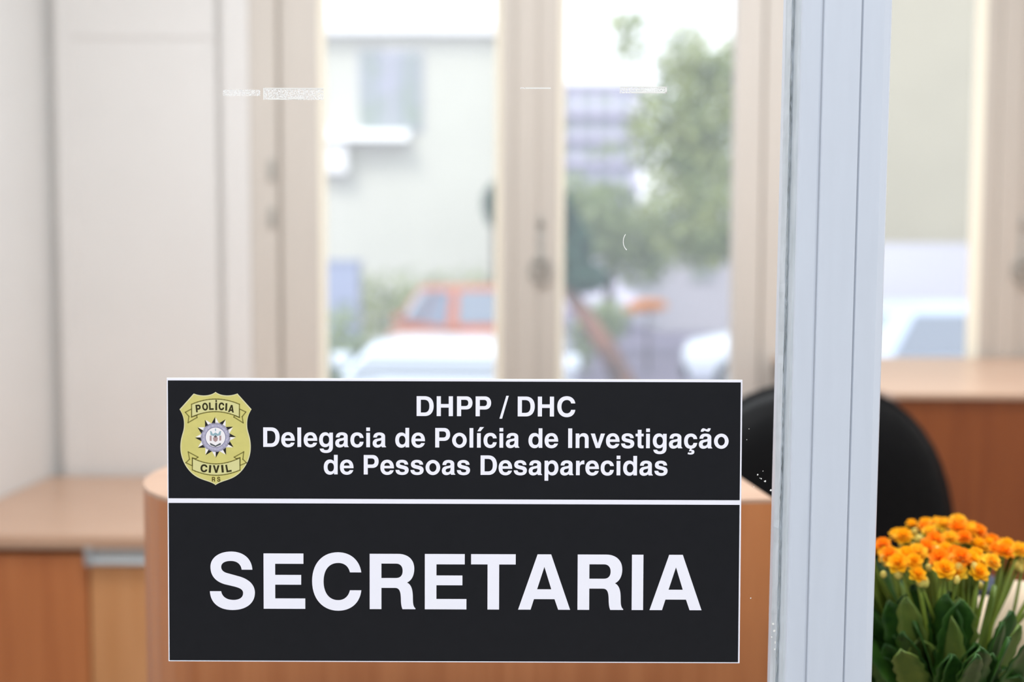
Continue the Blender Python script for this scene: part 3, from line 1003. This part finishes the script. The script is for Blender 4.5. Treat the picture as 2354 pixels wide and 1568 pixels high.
# ------------------------------------------------------------------ potted flowers
FX, FY = at(2190, 1250, .90).x, .90
plant = thing('potted_flowers', 'pot of orange and yellow flowers in cream paper right of the upright', 'plant', (FX, FY, dz))
rp = random.Random(21)
MB().lathe([(.0, .0), (.045, 0), (.06, .13), (.063, .13), (.063, .14), (.056, .14), (.054, .125), (0, .125)], 28).build('pot', M['pot'], plant)
MB().lathe([(0, .126), (.03, .128), (.0545, .124)], 24).build('soil', M['soil'], plant)
# wrapping paper: a flared sleeve with a zigzag rim, highest at the back and right
vs, fs = [], []
NW = 56
for j in range(6):
    u = j / 5
    for k in range(NW):
        a = 2 * PI * k / NW
        hi = .172 + .072 * math.cos(a - .55) + (.014 if k % 8 in (3, 4, 5) else 0) + .004 * math.sin(5 * a)
        r = .052 + .042 * u ** 1.5 + .0035 * math.cos(a * 14) * u
        vs.append((r * math.cos(a), r * math.sin(a), .004 + (hi - .004) * u))
for j in range(5):
    for k in range(NW):
        fs.append((j * NW + k, j * NW + (k + 1) % NW, (j + 1) * NW + (k + 1) % NW, (j + 1) * NW + k))
mb = MB()
mb.add(vs, fs, True)
wrap = mb.build('wrapping_paper', M['paper'], plant)
sm = wrap.modifiers.new('thickness', 'SOLIDIFY')
sm.thickness = .0006


def leaf_mesh(L, W, curl, scallop=.10):
    mb = MB()
    n = 18
    vs, fs = [], []
    for i in range(n + 1):
        t = i / n
        w = W * (.22 + .78 * min(1, t / .62) ** 1.3 if t < .62 else max(0, 1 - ((t - .62) / .40) ** 2.4) ** .5) * (1 + scallop * math.cos(i * PI))
        if i == n:
            w = W * .12
        z = L * (t - .12 * curl * t * t)
        y = -curl * L * .55 * t * t
        for s, dy in ((-1, .12), (-.5, .03), (0, -.10), (.5, .03), (1, .12)):
            vs.append((s * w, y + dy * W * -1.2, z))
    for i in range(n):
        for k in range(4):
            fs.append((i * 5 + k, i * 5 + k + 1, (i + 1) * 5 + k + 1, (i + 1) * 5 + k))
    mb.add(vs, fs, True)
    return mb


def add_leaf(base, az_, lean, L, W, curl, m, twist=0.0):
    o = leaf_mesh(L, W, curl).build('leaf', m, plant, base)
    o.rotation_euler = (Matrix.Rotation(az_, 3, 'Z') @ Matrix.Rotation(lean, 3, 'X') @ Matrix.Rotation(twist, 3, 'Z')).to_euler()
    sd = o.modifiers.new('thickness', 'SOLIDIFY')
    sd.thickness = .0012
    return o


# leaves: az turns the leaf's outside (-Y) around the pot
spec = []
for k in range(64):
    spec.append((rp.uniform(3.0, 2 * PI + .3), rp.uniform(.06, .62), rp.uniform(.105, .172), rp.uniform(.0095, .0155), rp.uniform(.05, .4)))
hand = [(-.30, .20, .150, .022, .15), (-.35, .34, .130, .018, .3), (.72, .62, .150, .013, .15), (1.25, .72, .160, .009, .2), (.42, .26, .14, .018, .1), (-.8, .42, .13, .020, .2), (.25, .50, .12, .020, .3),
        (-.1, .55, .10, .022, .5), (2.6, .3, .15, .018, .1), (-2.4, .3, .15, .018, .1), (-.55, .16, .145, .017, .15), (.35, .12, .15, .016, .1)]
for i, (a, ln, L, W, cu) in enumerate(hand + spec):
    if i < len(hand):
        L, W = L * 1.06, W * .74
    r = .018 if i < len(hand) else rp.uniform(.005, .045)
    add_leaf((r * math.sin(a), -r * math.cos(a), .125), a, ln, L, W, cu, M['leaf_b'] if i in (0, 8, 12) or i % 6 == 5 else M['leaf'], 0 if i == 0 else rp.uniform(-1.1, 1.1))


def floret_mesh(m, rnd):
    mb = MB()
    for ring, (n, rad, tilt, ln, wd) in enumerate(((6, .0010, .12, .0080, .0038), (6, .0008, .42, .0072, .0036), (6, .0004, .78, .0062, .0033), (4, .0, 1.12, .0050, .0028))):
        for k in range(n):
            a = 2 * PI * (k + .5 * (ring % 2)) / n + rnd.uniform(-.15, .15)
            ti = tilt + rnd.uniform(-.12, .12)
            vs, fs = [], []
            for i in range(5):
                t = i / 4
                w = wd * (math.sin(PI * (t * .80 + .12)))
                r = rad + ln * t * math.cos(ti)
                z = ln * t * math.sin(ti) - .0012 * t * t * (1 if ring == 0 else -.4) + ring * .0006
                for s in (-1, 0, 1):
                    zz = z - (.0006 if s == 0 else 0)
                    vs.append((r * math.cos(a) - s * w * math.sin(a), r * math.sin(a) + s * w * math.cos(a), zz))
            for i in range(4):
                for k2 in range(2):
                    fs.append((i * 3 + k2, i * 3 + k2 + 1, (i + 1) * 3 + k2 + 1, (i + 1) * 3 + k2))
            mb.add(vs, fs, True)
    return mb


protos = []
for nm in ('petal_a', 'petal_b', 'petal_c'):
    protos.append(floret_mesh(M[nm], rp).build('flower', M[nm], plant))
bud_proto = MB().lathe([(0, 0), (.0016, .001), (.0026, .0035), (.0022, .0065), (.0008, .0085), (0, .0088)], 10).build('bud', M['bud'], plant)
# flower heads: (photo column, row of its top, depth, half width, half depth, drop at the rim, number)
heads = [(2168, 1192, .935, .046, .030, .014, 22), (2135, 1252, .855, .043, .026, .013, 19), (2318, 1246, .905, .020, .018, .007, 7),
         (2262, 1268, .850, .010, .008, .003, 2), (2000, 1235, .905, .026, .024, .012, 9), (2225, 1268, .845, .016, .012, .008, 4), (2400, 1265, .90, .02, .02, .01, 5)]
spots, buds = [], []
for hx_, hy_, hY, ra, rb_, drop, cnt in heads:
    c0 = at(hx_, hy_ + 12, hY)
    c0 = (c0.x - FX, c0.y - FY, c0.z - dz)
    mine, tries = [], 0
    while len(mine) < cnt and tries < 3000:
        tries += 1
        a, q = rp.uniform(0, 2 * PI), math.sqrt(rp.random())
        p = (c0[0] + ra * q * math.cos(a), c0[1] + rb_ * q * math.sin(a), c0[2] - drop * q * q + rp.uniform(-.004, .003))
        if all((p[0] - o[0]) ** 2 + (p[1] - o[1]) ** 2 + .6 * (p[2] - o[2]) ** 2 > .0092 ** 2 for o in spots):
            spots.append(p)
            mine.append(p)
    for _ in range(int(cnt * 1.35)):
        a, q = rp.uniform(0, 2 * PI), rp.uniform(.45, 1.12)
        buds.append((c0[0] + ra * q * math.cos(a), c0[1] + rb_ * q * math.sin(a), c0[2] - drop * q * q - rp.uniform(.002, .016)))
for bx_, by_, bY in ((2190, 1330, .86), (2224, 1332, .86), (2345, 1300, .90), (2336, 1312, .90), (2252, 1357, .87), (2075, 1320, .86), (2062, 1316, .86)):
    p = at(bx_, by_, bY)
    buds.append((p.x - FX, p.y - FY, p.z - dz))
buds = buds[-96:]
used = set()
for i, (x, y, z) in enumerate(spots):
    k = rp.choice((0, 0, 0, 1, 1, 2, 2))
    if k not in used:
        o = protos[k]
        used.add(k)
    else:
        o = protos[k].copy()
        C.objects.link(o)
        o.parent = plant
    o.location = (x, y, z)
    s = rp.uniform(.82, 1.12)
    o.scale = (s, s, s * 1.15)
    d = Vector((x * 5 + rp.uniform(-.3, .3), y * 6 - .35 + rp.uniform(-.3, .3), 1.0)).normalized()
    o.rotation_euler = (d.to_track_quat('Z', 'Y').to_matrix() @ Matrix.Rotation(rp.uniform(0, 6), 3, 'Z')).to_euler()
first = True
for x, y, z in buds:
    if first:
        o, first = bud_proto, False
    else:
        o = bud_proto.copy()
        C.objects.link(o)
        o.parent = plant
    o.location = (x, y, z)
    s = rp.uniform(1.0, 1.5)
    o.scale = (s, s, s * .85)
    o.rotation_euler = (rp.uniform(-.5, .5), rp.uniform(-.5, .5), 0)
for i in range(22):                             # branching flower stems
    x, y, z = spots[(i * 3) % len(spots)]
    b = (x * .25, y * .25, .12)
    mid = (x * .62, y * .62, .12 + (z - .12) * .62)
    mb = MB()
    mb.tube([b, ((b[0] + mid[0]) / 2 + .003, (b[1] + mid[1]) / 2, (b[2] + mid[2]) / 2), mid, (x, y, z)], [.0030, .0027, .0023, .0015], 7)
    for q in sorted(spots, key=lambda p: (p[0] - x) ** 2 + (p[1] - y) ** 2)[1:4]:
        mb.tube([mid, ((mid[0] + q[0]) / 2, (mid[1] + q[1]) / 2, (mid[2] + q[2]) / 2 - .003), q], [.0017, .0014, .0011], 6)
    mb.build('stem', M['stem'], plant)

# ------------------------------------------------------------------ outside
ST = -.32                                       # street level
g = struct(MB().box(-60, 90, YW + 1.2, 160, ST - .2, ST).build('ground', M['asphalt']))


def building(name, label, x0, x1, y0, dep, top, m, wins, roof=None, group=None):
    t = thing(name, label, 'building', ((x0 + x1) / 2, y0, ST), 0, group)
    cx = (x0 + x1) / 2
    MB().box(x0 - cx, x1 - cx, 0, dep, 0, top - ST).build('wall', m, t)
    MB().box(x0 - cx - .3, x1 - cx + .3, -.35, dep + .3, top - ST, top - ST + .25).build('roof', roof or M['roof'], t)
    for (a, b, za, zb_) in wins:
        f = MB().box(a - cx - .06, b - cx + .06, -.05, .02, za - ST - .06, zb_ - ST + .06).build('window', M['facade_white'], t)
        MB().box(a - cx, b - cx, -.07, -.045, za - ST, zb_ - ST).build('window_glass', M['ext_glass'], f)
        MB().box((a + b) / 2 - cx - .03, (a + b) / 2 - cx + .03, -.085, -.065, za - ST, zb_ - ST).build('window_bar', M['facade_white'], f)
    return t


def ax_(px, py, Y):
    p = at(px, py, Y)
    return p.x, p.z


Yb = 26
(wa, wz1), (wb, wz0) = ax_(828, 120, Yb), ax_(968, 300, Yb)
b1 = building('street_house', 'pale rendered house with a tall window seen through the left pane', at(560, 300, Yb).x, at(1180, 300, Yb).x, Yb, 9, at(900, 84, Yb).z, M['facade'],
              [(wa, wb, wz0, wz1)], M['white_metal'])
(la, lz1), (lb, lz0) = ax_(700, 296, Yb - .8), ax_(935, 318, Yb - .8)
bx = b1.location.x
MB().prism_axis([(0, lz0 - ST), (-.55, lz0 - ST), (-.50, lz0 - ST + .06), (0, lz1 - ST + .12)], la - bx, lb - bx, lambda a, b, c: (c, a, b)).build('canopy', M['white_metal'], b1)
(la, lz1), (lb, lz0) = ax_(740, 335, Yb), ax_(802, 400, Yb)
MB().box(la - bx, lb - bx, -.4, 0, lz0 - ST, lz1 - ST).build('air_conditioner', M['white_metal'], b1)

Ya = 60
x0_, x1_ = at(1200, 300, Ya).x, at(1470, 300, Ya).x
b2 = building('street_apartment_block', 'distant lavender apartment block with grey floor bands behind the trees', x0_, x1_, Ya, 12, at(1350, 205, Ya).z, M['facade_lav'], [], M['band_grey'])
bx = b2.location.x
for i, py in enumerate((262, 318, 374, 430)):
    zz = at(1350, py, Ya).z - ST
    MB().box(x0_ - bx - .2, x1_ - bx + .2, -.6, .1, zz - .22, zz + .22).build('floor_band', M['band_grey'], b2)
for py in (236, 292, 348, 404):
    zz = at(1350, py, Ya).z - ST
    for px in (1225, 1265, 1310, 1350, 1390, 1430):
        xx = at(px, py, Ya).x - bx
        w_ = MB().box(xx - .3, xx + .3, -.06, .02, zz - .42, zz + .42).build('window', M['ext_glass'], b2)
Yc = 32
building('low_street_house', 'low white house beyond the trees in the right pane', at(1515, 600, Yc).x, at(1800, 600, Yc).x, Yc, 6, at(1600, 568, Yc).z, M['facade_white'],
         [(at(1590, 620, Yc).x, at(1640, 620, Yc).x, at(0, 640, Yc).z, at(0, 600, Yc).z)])
Yd = 18
building('street_side_house', 'tall plain beige house seen through the far right window', at(1960, 300, Yd).x, at(2600, 300, Yd).x, Yd, 8, 9.5, M['facade_beige'],
         [(at(2290, 300, Yd).x, at(2380, 300, Yd).x, 3.2, 5.0)])
Yg = 15
gw = MB().box(at(1900, 600, Yg).x, at(2700, 600, Yg).x, Yg, Yg + .25, ST, at(2100, 560, Yg).z).build('garden_wall', M['facade_white'])
tag(gw, 'white garden wall in front of the beige house', 'wall')


def tree(name, label, cat, base, trunk, blobs, n, size, fm, bm_, group=None, seed=1):
    t = thing(name, label, cat, base, 0, group)
    b = Vector(base)
    MB().leaf_cloud([(x - b.x, y - b.y, z - b.z, rx, ry, rz) for x, y, z, rx, ry, rz in blobs], n, size, random.Random(seed)).build('foliage', fm, t)
    if trunk:
        MB().tube([Vector(p) - b for p, r in trunk], [r for p, r in trunk], 10).build('trunk', bm_, t)
    return t


def blob(px, py, Y, rpx, rpy, ry=None):
    p = at(px, py, Y)
    return (p.x, p.y, p.z, rpx * Y / F, ry or rpx * Y / F, rpy * Y / F)


tb = at(1735, 700, 16)
tree('broadleaf_tree', 'tall olive green tree filling the right side of the right pane', 'tree', (tb.x, 16, ST), [((tb.x, 16, ST), .16), ((tb.x - .1, 16, 1.0), .13), ((tb.x - .5, 16, 2.2), .09)],
     [blob(1580, 150, 16, 80, 100), blob(1530, 300, 16, 95, 120), blob(1630, 300, 16, 95, 180), blob(1600, 480, 16, 130, 140), blob(1440, 55, 16, 60, 26), blob(1450, 120, 16, 50, 40), blob(1640, 560, 16, 80, 60), blob(1720, 200, 16, 90, 140)],
     5600, .085, M['foliage'], M['bark'], seed=5)
tb = at(1400, 700, 21)
tree('bushy_tree', 'lower pale green bushy tree left of the tall olive tree', 'tree', (tb.x, 21, ST), [((tb.x, 21, ST), .14), ((tb.x, 21, 1.6), .09)],
     [blob(1390, 520, 21, 115, 110), blob(1470, 580, 21, 90, 90), blob(1330, 450, 21, 60, 50), blob(1390, 345, 21, 40, 22)], 3300, .09, M['foliage_pale'], M['bark'], seed=6)
p0, p1, p2 = at(1500, 985, 10), at(1395, 800, 10), at(1300, 660, 10)
tree('leaning_tree', 'dark tree with a leaning trunk just right of the meeting stile', 'tree', (p0.x, 10, ST), [((p0.x, 10, ST), .13), (tuple(p1), .10), (tuple(p2), .07)],
     [blob(1315, 580, 10, 45, 95), blob(1280, 480, 10, 40, 50), blob(1345, 640, 10, 55, 34)], 1900, .05, M['foliage_dark'], M['bark_red'], seed=7)
tb = at(1490, 740, 18)
tree('flowering_shrub', 'small shrub with orange blossom below the tall olive tree', 'shrub', (tb.x, 18, ST), [((tb.x, 18, ST), .03), ((tb.x, 18, .8), .02)], [blob(1490, 702, 18, 46, 14), blob(1455, 712, 18, 25, 10)], 500, .05, M['blossom'], M['bark'], seed=8)
tb = at(1370, 760, 17)
tree('green_shrub', 'green shrub behind the leaning trunk', 'shrub', (tb.x, 17, ST), None, [blob(1390, 740, 17, 70, 55), blob(1330, 800, 17, 50, 60)], 900, .06, M['foliage_pale'], None, seed=9)
tb = at(800, 790, 9.7)
tree('leafy_shrub', 'pale green shrub at the lower left corner of the left pane', 'shrub', (tb.x, 9.7, ST), None, [blob(790, 790, 9.7, 60, 100), blob(830, 870, 9.7, 60, 80), blob(770, 920, 9.7, 60, 110)], 1400, .04, M['foliage_pale'], None, seed=10)
hb_ = at(900, 640, 22)
tree('clipped_hedge', 'grey green hedge below the pale rendered house', 'hedge', (hb_.x, 22, ST), None, [blob(px, 710 + (px % 3) * 5, 22, 60, 105, .6) for px in range(760, 1200, 50)], 3200, .07, M['foliage'], None, seed=11)
tb = at(1112, 470, 20)
tree('slim_tree', 'dark slim tree peeping out left of the meeting stile', 'tree', (tb.x + .25, 20, ST), [((tb.x + .25, 20, ST), .07), ((tb.x + .2, 20, 2.4), .04)], [blob(1135, 470, 20, 28, 50)], 500, .05, M['foliage_dark'], M['bark'], seed=12)
ub = at(790, 640, 17)
uc = thing('utility_cabinet', 'blue grey steel street cabinet at the left edge of the left pane', 'cabinet', (ub.x, 17, ST))
hz = at(790, 598, 17).z - ST
MB().box(-.27, .27, -.2, .2, 0, hz - .06).build('body', M['bin_blue'], uc, bevel=.01)
MB().box(-.30, .30, -.23, .23, hz - .06, hz).build('roof', M['bin_blue'], uc, bevel=.01)
MB().box(-.24, -.005, -.215, -.2, .1, hz - .12).build('door', M['bin_blue'], uc)
MB().box(.005, .24, -.215, -.2, .1, hz - .12).build('door', M['bin_blue'], uc)


def car(name, label, x, y, rz, paint, h=1.46, L=3.9, W=1.66, group='parked cars'):
    """Small hatchback, front towards +x of its own frame."""
    t = thing(name, label, 'car', (x, y, ST), rz, group)
    st = [(-L / 2, .42, .80, .62), (-L / 2 + .12, .26, .95, .76), (-L * .32, .22, .97, .82), (0, .22, .95, .83), (L * .2, .22, .93, .83), (L * .33, .22, .88, .80), (L / 2 - .12, .26, .78, .74), (L / 2, .40, .66, .58)]
    mb = MB()
    vs, fs = [], []
    sec = [(-1, .12), (-1, .75), (-.9, .97), (-.5, 1.0), (.5, 1.0), (.9, .97), (1, .75), (1, .12), (.9, 0), (-.9, 0)]
    for (sx, z0, z1, hw) in st:
        for (a, b) in sec:
            vs.append((sx, a * hw * W / 1.66, z0 + (z1 - z0) * b))
    n = len(sec)
    for i in range(len(st) - 1):
        for k in range(n):
            fs.append((i * n + k, i * n + (k + 1) % n, (i + 1) * n + (k + 1) % n, (i + 1) * n + k))
    fs += [tuple(range(n)), tuple(range((len(st) - 1) * n, len(st) * n))[::-1]]
    mb.add(vs, fs, True)
    body = mb.build('body', paint, t)
    cab_ = [(-L * .47, .93), (-L * .36, h - .06), (-L * .28, h), (L * .02, h), (L * .08, h - .03), (L * .27, .90)]
    def half_w(z):
        return (.79 - (z - .9) * .32) * W / 1.66
    mb = MB()
    n = len(cab_)
    vs = [(x_, -half_w(z_), z_) for x_, z_ in cab_] + [(x_, half_w(z_), z_) for x_, z_ in cab_]
    mb.add(vs, [tuple(range(n)), tuple(range(n, 2 * n))[::-1]] + [(i, n + i, n + i + 1, i + 1) for i in range(n - 1)])
    roof = mb.build('cabin', paint, t)
    e = .012
    for s in (-1, 1):
        for (xa_, xb_, xc_, xd_) in ((-L * .385, -L * .13, -L * .13, -L * .32), (-L * .11, L * .19, L * .045, -L * .11)):
            q = [(xa_, .97), (xb_, .97), (xc_, h - .10), (xd_, h - .10)]
            MB().add([(a, s * (half_w(b) + e), b) for a, b in q] + [(a, s * (half_w(b) - e), b) for a, b in q],
                     [(0, 1, 2, 3), (7, 6, 5, 4), (0, 4, 5, 1), (1, 5, 6, 2), (2, 6, 7, 3), (3, 7, 4, 0)]).build('side_window', M['car_glass'], roof)
    for nm, (a, b), (c_, d) in (('windscreen', (L * .255, .935), (L * .095, h - .06)), ('rear_window', (-L * .455, 1.0), (-L * .365, h - .09))):
        sg = 1 if a > 0 else -1
        w0, w1 = half_w(b) - .06, half_w(d) - .06
        o_ = .02 * sg
        MB().add([(a + o_, -w0, b), (a + o_, w0, b), (c_ + o_, w1, d), (c_ + o_, -w1, d), (a - o_, -w0, b), (a - o_, w0, b), (c_ - o_, w1, d), (c_ - o_, -w1, d)],
                 [(0, 1, 2, 3), (7, 6, 5, 4), (0, 4, 5, 1), (1, 5, 6, 2), (2, 6, 7, 3), (3, 7, 4, 0)]).build(nm, M['car_glass'], roof)
    for sx in (-L * .31, L * .32):
        for s in (-1, 1):
            w_ = MB().tube([(sx, s * .66 * W / 1.66, .29), (sx, s * .85 * W / 1.66, .29)], .29, 22).build('wheel', M['tyre'], t)
            MB().tube([(sx, s * .84 * W / 1.66, .29), (sx, s * .862 * W / 1.66, .29)], .18, 18).build('hub_cap', M['hub'], w_)
    for s in (-1, 1):
        MB().box(L / 2 - .20, L / 2 - .035, s * .50 - .13, s * .50 + .13, .60, .74).build('headlight', M['lamp_lens'], t, bevel=.03)
        MB().box(-L / 2 + .02, -L / 2 + .12, s * .58 - .08, s * .58 + .08, .68, .90).build('tail_light', M['lamp_red'], t, bevel=.02)
        MB().box(L * .16, L * .20, s * .86 - .06, s * .86 + .06, .95, 1.06).build('mirror', paint, t, bevel=.02)
    MB().box(L / 2 - .10, L / 2 + .03, -.66, .66, .30, .46).build('bumper', M['tyre'], t, bevel=.03)
    MB().box(-L / 2 - .03, -L / 2 + .12, -.66, .66, .36, .52).build('bumper', M['tyre'], t, bevel=.03)
    return t


c1 = at(1065, 740, 16)
car('hatchback_car', 'orange-red parked car seen low in the left pane', c1.x, 15.9, math.radians(112), M['car_red'], 1.53)
c2 = at(1075, 860, 8)
car('hatchback_car', 'white parked car right in front of the orange-red one', c2.x, 8.2, math.radians(-96), M['car_white'], 1.12, L=3.7)
c3 = at(1905, 740, 14)
car('hatchback_car', 'white parked car at the right edge of the right pane', c3.x, 14, math.radians(170), M['car_white'], 1.30)
c4 = at(2180, 740, 10)
car('hatchback_car', 'ice blue parked car low in the far right window', c4.x + .3, 9.5, math.radians(8), M['car_blue'], 1.42)
